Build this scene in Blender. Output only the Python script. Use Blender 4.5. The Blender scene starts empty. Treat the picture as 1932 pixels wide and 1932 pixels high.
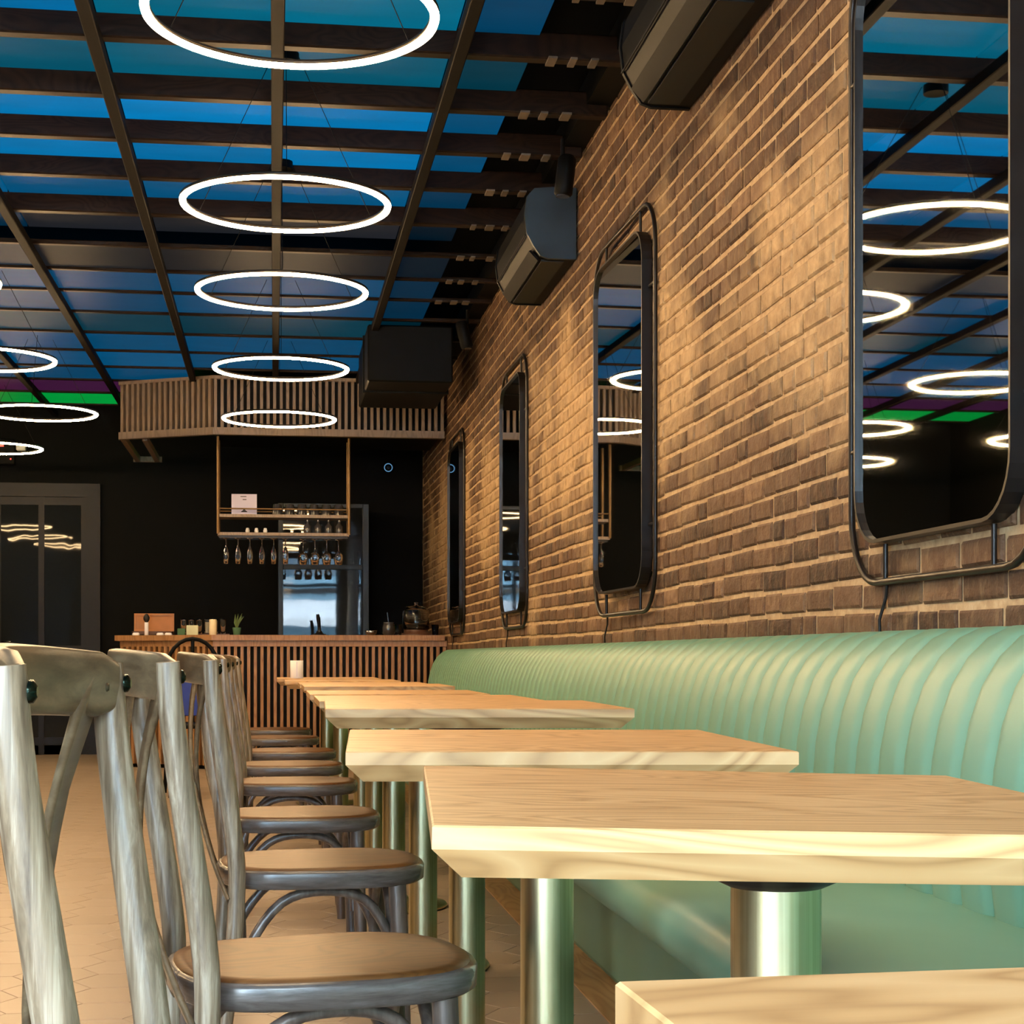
import bpy, math, random
from mathutils import Vector, Matrix
random.seed(7)
R = math.radians
scene = bpy.context.scene
C = scene.collection

# ------------------------------------------------------------------ camera, world, daylight, exposure
F_PX, VPX, VPY, EYE = 3200.0, 516.0, 1240.0, 0.88
YAW = math.atan((966 - VPX) / F_PX)
cam_d = bpy.data.cameras.new('camera'); cam = bpy.data.objects.new('camera', cam_d); C.objects.link(cam)
cam.location = (0, 0, EYE); cam.rotation_euler = (R(90), 0, -YAW)
cam_d.sensor_width = 36; cam_d.lens = F_PX / 1932 * 36
cam_d.shift_y = (VPY - 966) / 1932
cam_d.clip_start = 0.03; cam_d.clip_end = 200
scene.camera = cam

DAY = 56.0            # daylight level of the street outside the shop front
RING = 132.0          # brightness of the ring lamps' diffusers
w = bpy.data.worlds.new('world'); scene.world = w; w.use_nodes = True
bg = w.node_tree.nodes['Background']; bg.inputs[0].default_value = (0.74, 0.87, 1.0, 1); bg.inputs[1].default_value = DAY
por = bpy.data.lights.new('window_portal', 'AREA'); por.shape = 'RECTANGLE'; por.size = 4.7; por.size_y = 2.5
por.cycles.is_portal = True
po = bpy.data.objects.new('window_portal', por); C.objects.link(po)
po.location = (-1.15, -2.22, 1.65); po.rotation_euler = (R(90), 0, 0)
vs = scene.view_settings
vs.view_transform = 'Standard'; vs.look = 'None'; vs.exposure = 0.0; vs.gamma = 1.0; vs.use_curve_mapping = False

# ------------------------------------------------------------------ materials
def srgb(r, g, b):
    f = lambda c: (c / 12.92 if c <= .04045 else ((c + .055) / 1.055) ** 2.4)
    return (f(r / 255), f(g / 255), f(b / 255), 1)

class N:
    """tiny node helper"""
    def __init__(s, name):
        s.m = bpy.data.materials.new(name); s.m.use_nodes = True
        s.t = s.m.node_tree; s.p = s.t.nodes['Principled BSDF']; s.out = s.t.nodes['Material Output']
    def n(s, typ, **kw):
        nd = s.t.nodes.new(typ)
        for k, v in kw.items(): setattr(nd, k, v)
        return nd
    def l(s, a, b): s.t.links.new(a, b)
    def put(s, **kw):
        for k, v in kw.items(): s.p.inputs[k.replace('_', ' ')].default_value = v
    def coord(s, kind='Object', scale=(1, 1, 1), rot=(0, 0, 0), rnd=False):
        if kind == 'World':
            o = s.n('ShaderNodeNewGeometry').outputs['Position']
        else:
            o = s.n('ShaderNodeTexCoord').outputs[kind]
        if rnd:
            oi = s.n('ShaderNodeObjectInfo'); mu = s.n('ShaderNodeMath', operation='MULTIPLY'); mu.inputs[1].default_value = 37.0
            s.l(oi.outputs['Random'], mu.inputs[0])
            ad = s.n('ShaderNodeVectorMath', operation='ADD'); s.l(o, ad.inputs[0]); s.l(mu.outputs[0], ad.inputs[1]); o = ad.outputs[0]
        mp = s.n('ShaderNodeMapping'); mp.inputs['Scale'].default_value = scale; mp.inputs['Rotation'].default_value = rot
        s.l(o, mp.inputs['Vector']); return mp.outputs[0]
    def noise(s, vec, scale, detail=4, rough=.5, dist=0):
        nd = s.n('ShaderNodeTexNoise'); nd.inputs['Scale'].default_value = scale; nd.inputs['Detail'].default_value = detail
        nd.inputs['Roughness'].default_value = rough; nd.inputs['Distortion'].default_value = dist
        s.l(vec, nd.inputs['Vector']); return nd.outputs['Fac']
    def ramp(s, fac, stops):
        nd = s.n('ShaderNodeValToRGB'); e = nd.color_ramp.elements
        while len(e) < len(stops): e.new(.5)
        for el, (p, c) in zip(e, stops): el.position = p; el.color = c if len(c) == 4 else (*c, 1)
        s.l(fac, nd.inputs[0]); return nd.outputs[0]
    def mix(s, fac, a, b, typ='MIX'):
        nd = s.n('ShaderNodeMix', data_type='RGBA', blend_type=typ)
        for v, i in ((fac, 0), (a, 6), (b, 7)):
            if isinstance(v, (int, float)): nd.inputs[i].default_value = v
            elif isinstance(v, tuple): nd.inputs[i].default_value = v
            else: s.l(v, nd.inputs[i])
        return nd.outputs[2]
    def math(s, op, a, b=0.0, clamp=False):
        nd = s.n('ShaderNodeMath', operation=op, use_clamp=clamp)
        for v, i in ((a, 0), (b, 1)):
            if isinstance(v, (int, float)): nd.inputs[i].default_value = v
            else: s.l(v, nd.inputs[i])
        return nd.outputs[0]
    def bump(s, h, strength=.3, dist=.002):
        nd = s.n('ShaderNodeBump'); nd.inputs['Strength'].default_value = strength; nd.inputs['Distance'].default_value = dist
        s.l(h, nd.inputs['Height']); s.l(nd.outputs[0], s.p.inputs['Normal'])
    def col(s, c): s.l(c, s.p.inputs['Base Color'])

def plain(name, col, rough=.5, metal=0.0, spec=.5, emit=None, estr=0, var=.12, scale=9):
    k = N(name); k.put(Roughness=rough, Metallic=metal, Specular_IOR_Level=spec)
    f = k.noise(k.coord(rnd=True), scale, 3)
    d = tuple(c * (1 - var) for c in col[:3]) + (1,); b = tuple(min(1, c * (1 + var)) for c in col[:3]) + (1,)
    k.col(k.ramp(f, [(.3, d), (.7, b)]))
    if emit:
        k.p.inputs['Emission Color'].default_value = emit; k.p.inputs['Emission Strength'].default_value = estr
    return k.m

def mat_oak(name, dark, mid, light, axis='x', rough=.42, big=1.0):
    k = N(name)
    sc = (1.0, 3.0, 3.0) if axis == 'x' else ((3.2, .55, 3.2) if axis == 'y' else (3.2, 3.2, .5))
    v = k.coord(scale=sc, rot=(0, 0, R(20) if axis == 'x' else 0), rnd=True)
    n1 = k.noise(v, 1.9 * big, 2, .45, .9)
    rings = k.math('FRACT', k.math('MULTIPLY', n1, 15.0))
    tri = k.math('ABSOLUTE', k.math('SUBTRACT', rings, .5))
    sc2 = (3, 160, 160) if axis == 'x' else ((160, 3, 160) if axis == 'y' else (160, 160, 4))
    fine = k.noise(k.coord(scale=sc2, rot=(0, 0, R(20) if axis == 'x' else 0), rnd=True), 1.0, 3, .6)
    blot = k.noise(k.coord(rnd=True), 3.0, 2)
    c1 = k.ramp(tri, [(.02, dark), (.22, mid), (.5, light)])
    c2 = k.mix(k.math('MULTIPLY', fine, .55), c1, mid)
    c3 = k.mix(k.math('MULTIPLY', blot, .25), c2, light)
    k.col(c3); k.put(Roughness=rough, Specular_IOR_Level=.4)
    k.bump(fine, .12, .0006)
    if 'joist' in name: k.put(Specular_IOR_Level=.12)
    return k.m

def mat_weathered(name='weathered_wood', cs=((70, 56, 44), (138, 120, 98), (196, 181, 157)), tint=(116, 92, 64), st=(100, 100, 5), rough=.30):
    k = N(name)
    v = k.coord(scale=st, rnd=True)
    f = k.noise(v, 1.0, 5, .65, .4)
    b = k.noise(k.coord(rnd=True, scale=(3, 3, 1.5)), 3.0, 3)
    c1 = k.ramp(f, [(.30, srgb(*cs[0])), (.50, srgb(*cs[1])), (.72, srgb(*cs[2]))])
    c2 = k.mix(k.math('MULTIPLY', b, .45), c1, srgb(*tint))
    k.col(c2); k.put(Roughness=rough, Specular_IOR_Level=.6); k.bump(f, .25, .0012)
    return k.m

def mat_brick():
    k = N('old_brick')
    at = k.n('ShaderNodeAttribute', attribute_name='rnd'); oi = k.n('ShaderNodeObjectInfo')
    rn = k.math('FRACT', k.math('ADD', at.outputs['Fac'], k.math('MULTIPLY', oi.outputs['Random'], 7.13)))
    pos = k.coord('World')
    base = k.ramp(rn, [(.0, srgb(52, 36, 27)), (.25, srgb(86, 62, 44)), (.5, srgb(108, 80, 58)), (.75, srgb(72, 51, 37)), (1, srgb(130, 100, 74))])
    n1 = k.noise(pos, 26, 5, .65)
    base = k.mix(k.math('MULTIPLY', k.ramp(n1, [(.42, (0, 0, 0)), (.72, (1, 1, 1))]), .75), base, srgb(84, 52, 33))
    n3 = k.noise(k.coord('World', scale=(1, 1, .35)), 40, 4, .7)
    base = k.mix(k.math('MULTIPLY', k.ramp(n3, [(.5, (0, 0, 0)), (.75, (1, 1, 1))]), .32), base, srgb(176, 146, 108))
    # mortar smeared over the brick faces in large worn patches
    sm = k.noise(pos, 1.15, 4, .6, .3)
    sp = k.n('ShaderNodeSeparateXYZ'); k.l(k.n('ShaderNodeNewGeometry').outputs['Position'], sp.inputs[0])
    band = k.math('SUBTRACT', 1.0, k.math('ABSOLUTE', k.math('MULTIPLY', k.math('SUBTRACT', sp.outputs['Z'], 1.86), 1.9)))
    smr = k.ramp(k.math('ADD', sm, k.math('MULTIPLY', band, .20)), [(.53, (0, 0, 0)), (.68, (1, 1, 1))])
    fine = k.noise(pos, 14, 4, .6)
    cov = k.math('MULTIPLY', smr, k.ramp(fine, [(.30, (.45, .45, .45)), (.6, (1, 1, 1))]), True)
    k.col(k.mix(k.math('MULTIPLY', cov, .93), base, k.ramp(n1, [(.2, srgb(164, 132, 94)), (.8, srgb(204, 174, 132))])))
    k.put(Roughness=.72, Specular_IOR_Level=.35); k.bump(k.math('ADD', n1, fine), .7, .012)
    return k.m

def mat_mortar():
    k = N('lime_mortar'); pos = k.coord('World')
    n1 = k.noise(pos, 30, 5, .65); n2 = k.noise(pos, 2, 3)
    c = k.ramp(n1, [(.25, srgb(158, 128, 94)), (.55, srgb(194, 166, 126)), (.8, srgb(214, 192, 156))])
    k.col(k.mix(k.math('MULTIPLY', n2, .35), c, srgb(120, 84, 54)))
    k.put(Roughness=.85); k.bump(n1, .6, .006)
    return k.m

def mat_vinyl():
    k = N('mint_vinyl'); v = k.coord()
    n = k.noise(v, 500, 2); b = k.noise(v, 2.5, 3)
    k.col(k.ramp(b, [(.3, srgb(102, 145, 122)), (.7, srgb(115, 157, 134))]))
    k.put(Roughness=.42, Specular_IOR_Level=.45); k.bump(n, .08, .0005)
    return k.m

def mat_brass():
    k = N('brushed_brass'); v = k.coord(scale=(220, 220, 2))
    n = k.noise(v, 1, 3)
    k.col(k.ramp(n, [(.3, srgb(188, 178, 136)), (.7, srgb(214, 206, 166))]))
    k.put(Metallic=1.0, Roughness=.3); k.bump(n, .06, .0004)
    return k.m

def mat_tile():
    k = N('beige_tile'); oi = k.n('ShaderNodeObjectInfo')
    at = k.n('ShaderNodeAttribute', attribute_name='rnd')
    rn = k.math('FRACT', k.math('ADD', at.outputs['Fac'], k.math('MULTIPLY', oi.outputs['Random'], 5.7)))
    pos = k.coord('World', scale=(1, 3, 1)); n = k.noise(pos, 9, 4, .6)
    c = k.ramp(rn, [(0, srgb(146, 130, 114)), (.5, srgb(156, 141, 126)), (1, srgb(150, 133, 116))])
    k.col(k.mix(k.math('MULTIPLY', n, .35), c, srgb(134, 114, 94)))
    k.put(Roughness=.34, Specular_IOR_Level=.45)
    return k.m

def mat_glow(name, emit, strength, base=(.002, .008, .014, 1), rough=.5, var=.35):
    k = N(name); v = k.coord(scale=(1.5, 4, 1), rnd=True); n = k.noise(v, 2.2, 2)
    k.put(Roughness=rough, Specular_IOR_Level=.05); k.p.inputs['Base Color'].default_value = base
    k.p.inputs['Emission Color'].default_value = emit
    s = k.math('MULTIPLY', k.math('ADD', 1 - var / 2, k.math('MULTIPLY', n, var)), strength)
    k.l(s, k.p.inputs['Emission Strength'])
    return k.m

def mat_dark_glass(name, refl, tint=(.01, .012, .014, 1), wav=0.0):
    k = N(name); k.put(Roughness=.02, Specular_IOR_Level=refl); k.p.inputs['Base Color'].default_value = tint
    if wav:
        v = k.coord(scale=(1, 1, .55)); n = k.noise(v, 3.2, 1, .4, .5); k.bump(n, wav, .02)
    return k.m

def mat_mirror():
    k = N('mirror_glass'); v = k.coord(); n = k.noise(v, 4, 1)
    k.col(k.ramp(n, [(0, (.74, .76, .77, 1)), (1, (.80, .82, .83, 1))])); k.put(Metallic=1.0, Roughness=.015)
    return k.m

def mat_pane():
    k = N('window_glass'); t = k.t
    tr = k.n('ShaderNodeBsdfTransparent'); tr.inputs[0].default_value = (.95, .97, .97, 1)
    gl = k.n('ShaderNodeBsdfGlossy'); gl.inputs['Roughness'].default_value = .01
    mx = k.n('ShaderNodeMixShader'); mx.inputs[0].default_value = .07
    k.l(tr.outputs[0], mx.inputs[1]); k.l(gl.outputs[0], mx.inputs[2]); k.l(mx.outputs[0], k.out.inputs[0])
    return k.m

def mat_clear():
    k = N('clear_glass'); k.put(Roughness=.02, Transmission_Weight=1.0, IOR=1.45); k.p.inputs['Base Color'].default_value = (.93, .95, .97, 1)
    return k.m

M = dict(
    oak=mat_oak('table_oak', srgb(152, 110, 66), srgb(189, 147, 97), srgb(205, 167, 118)),
    weathered=mat_weathered(),
    shaded_railwood=mat_weathered('shaded_rail_wood', ((62, 48, 34), (96, 79, 58), (128, 110, 84)), (92, 70, 42), (50, 6, 50)),  # darker copy of the weathered wood, the rails' shade put into its colour
    rimwood=mat_weathered('seat_rim_wood', ((62, 56, 52), (92, 86, 82), (120, 114, 110)), (84, 70, 60), (8, 8, 70), .26),
    legwood=mat_weathered('leg_wood', ((58, 50, 46), (90, 79, 72), (122, 110, 100)), (84, 66, 54), (55, 55, 6), .28),
    veneer=mat_oak('seat_veneer', srgb(78, 46, 18), srgb(98, 61, 25), srgb(106, 68, 30), rough=.46),
    brick=mat_brick(), mortar=mat_mortar(), vinyl=mat_vinyl(), brass=mat_brass(), tile=mat_tile(),
    grout=plain('grout', srgb(112, 98, 84), .9), border=mat_oak('border_wood', srgb(150, 108, 66), srgb(178, 136, 90), srgb(190, 150, 104), axis='y'),
    slat=mat_oak('slat_wood', srgb(128, 90, 55), srgb(152, 110, 70), srgb(164, 121, 80), axis='z'),
    paleslat=mat_oak('pale_slat_wood', srgb(112, 94, 76), srgb(132, 112, 92), srgb(142, 122, 101), axis='z'),
    joist=mat_oak('joist_wood', srgb(22, 15, 12), srgb(34, 23, 18), srgb(42, 29, 22), axis='x', rough=.4),
    batten=plain('batten_wood', srgb(92, 80, 68), .7, var=.4, scale=4), rail=plain('rail_paint', srgb(16, 12, 11), .6, 0, .06), black=plain('black_paint', srgb(8, 9, 10), .55, 0, .12),
    wallblack=plain('charcoal_wall', srgb(13, 14, 15), .8, 0, .1, var=.08, scale=2), deck=plain('roof_deck', srgb(8, 10, 14), .8, 0, .05),
    iron=plain('black_iron', srgb(40, 36, 34), .38, .6), acblack=plain('gloss_black', srgb(12, 13, 15), .5, 0, .10, var=0), accap_sheen=plain('ac_end_cap_sheen', srgb(38, 52, 62), .42, 0, .5),
    acgrille=plain('vent_black', srgb(8, 8, 8), .6), mirror=mat_mirror(), pane=mat_pane(), clear=mat_clear(),
    barglass=mat_dark_glass('bar_glass', .42, wav=.018), doorglass=mat_dark_glass('door_glass', .18, wav=.08),
    doorframe=plain('door_paint', srgb(17, 17, 19), .55, 0, .3), teal=plain('teal_frame', srgb(14, 26, 32), .4, 0, .3),
    white=plain('white_plastic', srgb(225, 225, 228), .4, var=.03), card=plain('card_paper', srgb(205, 200, 225), .8, var=.03),
    ink=plain('printed_ink', srgb(60, 58, 70), .8), steel=plain('steel', srgb(150, 150, 155), .25, 1),
    boltm=plain('bolt_steel', srgb(120, 115, 108), .3, 1), darkbolt=plain('dark_bolt', srgb(24, 36, 26), .2, .8),
    cord=plain('cord_rubber', srgb(14, 13, 12), .6), brassrod=plain('brass_rod', srgb(120, 92, 54), .4, .5),
    boxwood=plain('honey_wood', srgb(172, 112, 52), .5), green=plain('green_card', srgb(60, 96, 62), .7), pale=plain('pale_label', srgb(196, 200, 168), .7),
    cream=plain('cream_wax', srgb(222, 206, 168), .6), leaf=plain('leaf_green', srgb(92, 112, 62), .6), brown=plain('brown_wood', srgb(86, 54, 34), .5),
    blue=plain('blue_fabric', srgb(44, 62, 140), .8), smoke=plain('smoked_glass', srgb(60, 58, 58), .12, 0, .6),
    ringbody=plain('ring_aluminium', srgb(60, 52, 44), .4, .6), whitewall=plain('plaster', srgb(120, 118, 116), .8),
    facade=plain('facade_paint', srgb(128, 166, 186), .7, var=.12, scale=1.2), facwin=mat_dark_glass('facade_glass', .6, srgb(70, 90, 104)),
    pave=plain('pavement', srgb(140, 140, 138), .9), awning=plain('awning_white', srgb(238, 240, 242), .7), bark=plain('bark', srgb(80, 66, 52), .9),
    reds=mat_glow('sign_red', (1, .05, .03, 1), 6, var=0), reflectblue=mat_glow('reflection_blue', (.25, .6, 1, 1), .45, var=0),
    glow=mat_glow('ring_diffuser', (1.0, .66, .32, 1), RING, (.8, .8, .8, 1), var=0),
)

# ------------------------------------------------------------------ mesh building
class MB:
    def __init__(s): s.v = []; s.f = []; s.s = []
    def add(s, vs, fs, smooth=False, mtx=None):
        o = len(s.v)
        s.v += [tuple(mtx @ Vector(p)) if mtx else tuple(p) for p in vs]
        for q in fs: s.f.append(tuple(o + i for i in q)); s.s.append(smooth)
        return s
    def box(s, x0, x1, y0, y1, z0, z1, mtx=None, c=0.0):
        if c <= 0:
            v = [(x0, y0, z0), (x1, y0, z0), (x1, y1, z0), (x0, y1, z0), (x0, y0, z1), (x1, y0, z1), (x1, y1, z1), (x0, y1, z1)]
            return s.add(v, [(0, 3, 2, 1), (4, 5, 6, 7), (0, 1, 5, 4), (1, 2, 6, 5), (2, 3, 7, 6), (3, 0, 4, 7)], False, mtx)
        lv = [(z0, c), (z0 + c, 0), (z1 - c, 0), (z1, c)]; v = []; f = []
        for z, i in lv:
            a, b, d, e = x0 + i, x1 - i, y0 + i, y1 - i
            v += [(a + (c - i), d, z), (b - (c - i), d, z), (b, d + (c - i), z), (b, e - (c - i), z), (b - (c - i), e, z), (a + (c - i), e, z), (a, e - (c - i), z), (a, d + (c - i), z)]
        for L in range(3):
            for i in range(8): f.append((L * 8 + i, L * 8 + (i + 1) % 8, L * 8 + 8 + (i + 1) % 8, L * 8 + 8 + i))
        f += [tuple(range(7, -1, -1)), tuple(range(24, 32))]
        return s.add(v, f, False, mtx)
    def tube(s, pts, rad, n=10, closed=False, mtx=None, flat=None, up=None):
        """round (or flat: width,thickness) section swept along pts"""
        pts = [Vector(p) for p in pts]; m = len(pts)
        rad = rad if isinstance(rad, (list, tuple)) else [rad] * m
        vs = []; nrm = None
        for i, p in enumerate(pts):
            a = pts[i - 1] if (i > 0 or closed) else pts[i]; b = pts[(i + 1) % m] if (i < m - 1 or closed) else pts[i]
            t = (b - a).normalized()
            if nrm is None:
                u0 = Vector(up) if up else (Vector((0, 0, 1)) if abs(t.z) < .9 else Vector((1, 0, 0)))
                nrm = (u0 - t * u0.dot(t)).normalized()
            elif up:
                u0 = Vector(up); nrm = (u0 - t * u0.dot(t)).normalized()
            else: nrm = (nrm - t * nrm.dot(t)).normalized()
            bi = t.cross(nrm)
            for k in range(n):
                if flat:
                    A = 2 * math.pi * k / n; ca, sa = math.cos(A), math.sin(A)
                    sx = math.copysign(abs(ca) ** .4, ca) * flat[0] * rad[i]; sy = math.copysign(abs(sa) ** .4, sa) * flat[1] * rad[i]
                    vs.append(p + nrm * sx + bi * sy)
                else:
                    A = 2 * math.pi * k / n; vs.append(p + nrm * math.cos(A) * rad[i] + bi * math.sin(A) * rad[i])
        fs = []
        for i in range(m if closed else m - 1):
            for k in range(n):
                a, b = i * n + k, i * n + (k + 1) % n; c, d = ((i + 1) % m) * n + (k + 1) % n, ((i + 1) % m) * n + k
                fs.append((a, b, c, d))
        s.add(vs, fs, True, mtx)
        if not closed:
            s.add(vs[:n], [tuple(range(n - 1, -1, -1))], False, mtx); s.add(vs[-n:], [tuple(range(n))], False, mtx)
        return s
    def lathe(s, prof, n=24, mtx=None, loc=(0, 0, 0)):
        vs = []; fs = []; L = len(prof)
        for r, z in prof:
            for k in range(n):
                A = 2 * math.pi * k / n; vs.append((loc[0] + r * math.cos(A), loc[1] + r * math.sin(A), loc[2] + z))
        for i in range(L - 1):
            for k in range(n): fs.append((i * n + k, i * n + (k + 1) % n, (i + 1) * n + (k + 1) % n, (i + 1) * n + k))
        s.add(vs, fs, True, mtx)
        if prof[0][0] > 1e-6: s.add(vs[:n], [tuple(range(n - 1, -1, -1))], False, mtx)
        if prof[-1][0] > 1e-6: s.add(vs[-n:], [tuple(range(n))], False, mtx)
        return s
    def cyl(s, x, y, z0, z1, r, n=20, r2=None, c=0.0):
        r2 = r if r2 is None else r2
        if c: return s.lathe([(r - c, z0), (r, z0 + c), (r2, z1 - c), (r2 - c, z1)], n, None, (x, y, 0))
        return s.lathe([(r, z0), (r2, z1)], n, None, (x, y, 0))
    def extrude_y(s, prof, y0, y1, smooth=True):
        """closed (x,z) outline swept along Y"""
        n = len(prof); v = [(x, y0, z) for x, z in prof] + [(x, y1, z) for x, z in prof]
        s.add(v, [(i, i + n, (i + 1) % n + n, (i + 1) % n) for i in range(n)], smooth)
        s.add(v[:n], [tuple(range(n))]); s.add(v[n:], [tuple(range(n - 1, -1, -1))]); return s
    def mesh(s, name):
        me = bpy.data.meshes.new(name); me.from_pydata(s.v, [], s.f)
        me.polygons.foreach_set('use_smooth', s.s); me.update(); return me

def obj(name, mb, mat, parent=None, loc=None, rot=None):
    me = mb.mesh(name) if isinstance(mb, MB) else mb
    if mat and not me.materials: me.materials.append(M[mat] if isinstance(mat, str) else mat)
    o = bpy.data.objects.new(name, me); C.objects.link(o)
    if parent: o.parent = parent
    if loc: o.location = loc
    if rot: o.rotation_euler = rot
    return o
def tag(o, label, cat, group=None):
    o['label'] = label; o['category'] = cat
    if group: o['group'] = group
    return o
def thing(name, label, cat, loc=(0, 0, 0), rz=0, group=None):
    o = bpy.data.objects.new(name, None); C.objects.link(o); o.empty_display_size = .1
    o.location = loc; o.rotation_euler = (0, 0, rz); return tag(o, label, cat, group)
def struct(name, mb, mat):
    o = obj(name, mb, mat); o['kind'] = 'structure'; return o
def dup(root, loc, rz, label):
    r = root.copy(); C.objects.link(r); r.location = loc; r.rotation_euler = (0, 0, rz); r['label'] = label
    for ch in list(root.children):
        c = ch.copy(); C.objects.link(c); c.parent = r
        for g in list(ch.children):
            d = g.copy(); C.objects.link(d); d.parent = c
    return r
def box(*a, **k): return MB().box(*a, **k)
def proj(X, Y, Z):
    c, s = math.cos(YAW), math.sin(YAW); xc = X * c - Y * s; zc = X * s + Y * c
    return (966 + F_PX * xc / zc, VPY - F_PX * (Z - EYE) / zc, zc) if zc > .05 else None

WX, LX, BY, FY = 1.38, -3.85, 15.8, -2.2      # brick wall, left wall, back wall, shop front
CZ = 3.10                                     # underside of the joists

# ------------------------------------------------------------------ floor
floor = struct('floor', box(LX - .1, WX + .1, FY - .1, BY + .1, -.1, -.0015), 'grout')
s_ = .116                                     # hexagon side
hexpts = [(s_ * math.cos(R(60 * k)) * .992, s_ * math.sin(R(60 * k)) * .992) for k in range(6)]
hm = MB().add([(x, y, -.012) for x, y in hexpts] + [(x, y, -.001) for x, y in hexpts] + [(x * .988, y * .988, 0) for x, y in hexpts],
              [(k, (k + 1) % 6, 6 + (k + 1) % 6, 6 + k) for k in range(6)] + [(6 + k, 6 + (k + 1) % 6, 12 + (k + 1) % 6, 12 + k) for k in range(6)] + [tuple(range(12, 18))])
cells = []
for i in range(-24, 8):
    for j in range(-12, 80):
        x = i * 1.5 * s_ + .1; y = (j + (.5 if i % 2 else 0)) * math.sqrt(3) * s_
        if LX + .1 < x < .93 and FY + .1 < y < BY - .1: cells.append((x, y))
def floor_seen(x, y):
    p = proj(x, y, 0)
    if not p or not (0 < p[0] < 1150 and p[1] < 2050): return 0
    return 1 / p[2] ** 3
cells.sort(key=lambda c: -floor_seen(*c))
hme = hm.mesh('floor_tile')
at = hme.attributes.new('rnd', 'FLOAT', 'FACE')
for x, y in cells[:300]: obj('floor_tile', hme, 'tile', floor, (x, y, 0))
rest = MB(); rv = []
for x, y in cells[300:]:
    rest.add(hm.v, hm.f, False, Matrix.Translation((x, y, 0))); q = random.random(); rv += [q] * len(hm.f)
rme = rest.mesh('tile_field'); a_ = rme.attributes.new('rnd', 'FLOAT', 'FACE'); a_.data.foreach_set('value', rv)
ro = obj('tile_field', rme, 'tile', floor); ro['kind'] = 'stuff'
tr = struct('trim_1', box(.80, .925, FY + .05, 13.4, -.001, .004), 'border')

# ------------------------------------------------------------------ brick wall
wall = struct('wall_right', box(WX, WX + .12, FY - .1, BY + .1, -.1, 3.5), 'mortar')
BH, JT, CH = .053, .014, .067
def brick_mesh(L, k):
    rr = random.Random(k * 31 + int(L * 1000)); j = lambda a: rr.uniform(-a, a)
    h = BH / 2; l = L / 2; c = .005
    back = [(0, -l, -h), (0, l, -h), (0, l, h), (0, -l, h)]
    mid = [(-.002 + j(.001), y + j(.002), z + j(.0015)) for _, y, z in back]
    fr = [(-.006 + j(.002), y - math.copysign(c + abs(j(.003)), y), z - math.copysign(c + abs(j(.002)), z)) for _, y, z in back]
    ctr = (-.0065 + j(.0015), j(.02), j(.01))
    v = back + mid + fr + [ctr]; f = []
    for a in (0, 4):
        for i in range(4): f.append((a + i, a + 4 + i, a + 4 + (i + 1) % 4, a + (i + 1) % 4))
    f += [(8 + i, 12, 8 + (i + 1) % 4) for i in range(4)]
    f = [tuple(reversed(q)) for q in f]
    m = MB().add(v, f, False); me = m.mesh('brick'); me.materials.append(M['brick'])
    a = me.attributes.new('rnd', 'FLOAT', 'FACE'); a.data.foreach_set('value', [rr.random()] * len(f))
    return m, me
KINDS = {'s': [brick_mesh(.200, k) for k in range(4)], 'h': [brick_mesh(.094, k) for k in range(3)], 'q': [brick_mesh(.145, k) for k in range(3)]}
LEN = {'s': .200, 'h': .094, 'q': .145}
MIRS = [3.37, 6.49, 9.62, 12.68]
bl = []; row = 0; z = .62
rb = random.Random(3)
while z < 3.36:
    y = FY + rb.uniform(0, .2)
    header_row = row % 6 == 3
    while y < BY - .02:
        k = rb.choice('hhhhq') if header_row else rb.choice('sssssshhq')
        L = LEN[k]
        if y + L > BY: break
        bl.append((k, rb.randrange(len(KINDS[k])), y + L / 2, z + rb.uniform(-.003, .003) + .006 * math.sin(y * 1.3 + row * .25), L)); y += L + JT + rb.uniform(-.002, .003)
    z += CH; row += 1
def brick_seen(b):
    p = proj(WX, b[2], b[3])
    if not p or not (0 < p[0] < 1945 and -10 < p[1] < 1235) or b[3] < .92: return 0
    for m in MIRS:
        if abs(b[2] - m) < .36 and 1.17 < b[3] < 2.43: return 0
    return b[4] / p[2] ** 2.6
bl.sort(key=lambda b: -brick_seen(b))
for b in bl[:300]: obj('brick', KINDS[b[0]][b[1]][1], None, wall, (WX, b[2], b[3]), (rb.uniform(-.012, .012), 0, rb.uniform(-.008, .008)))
rest = MB(); rv = []
for b in bl[300:]:
    m = KINDS[b[0]][b[1]][0]; rest.add(m.v, m.f, False, Matrix.Translation((WX, b[2], b[3]))); q = random.random(); rv += [q] * len(m.f)
rme = rest.mesh('brick_courses'); a_ = rme.attributes.new('rnd', 'FLOAT', 'FACE'); a_.data.foreach_set('value', rv)
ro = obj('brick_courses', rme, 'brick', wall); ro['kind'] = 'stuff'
struct('trim_2', box(1.27, WX, FY, BY, 3.145, 3.26), 'black')

# ------------------------------------------------------------------ other walls, shop front, street
struct('wall_back', box(LX - .1, WX + .12, BY, BY + .12, -.1, 3.5), 'wallblack')
struct('wall_left', box(LX - .12, LX, FY - .1, BY + .1, -.1, 3.5), 'wallblack')
struct('baseboard_back', box(LX, -1.25, BY - .03, BY, 0, .16), 'black')
wf = MB(); OX0, OX1, OZ0, OZ1 = -3.5, 1.2, .4, 2.9
for a in ((LX - .1, OX0, -.1, 3.5), (OX1, WX + .12, -.1, 3.5), (OX0, OX1, -.1, OZ0), (OX0, OX1, OZ1, 3.5)): wf.box(a[0], a[1], FY - .15, FY, a[2], a[3])
struct('wall_front', wf, 'whitewall')
win = bpy.data.objects.new('window_1', None); C.objects.link(win); win['kind'] = 'structure'
nx = 3; wid = (OX1 - OX0) / nx
for i in range(nx + 1): obj('mullion', box(OX0 + i * wid - .03, OX0 + i * wid + .03, FY - .12, FY - .06, OZ0, OZ1), 'black', win)
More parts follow.
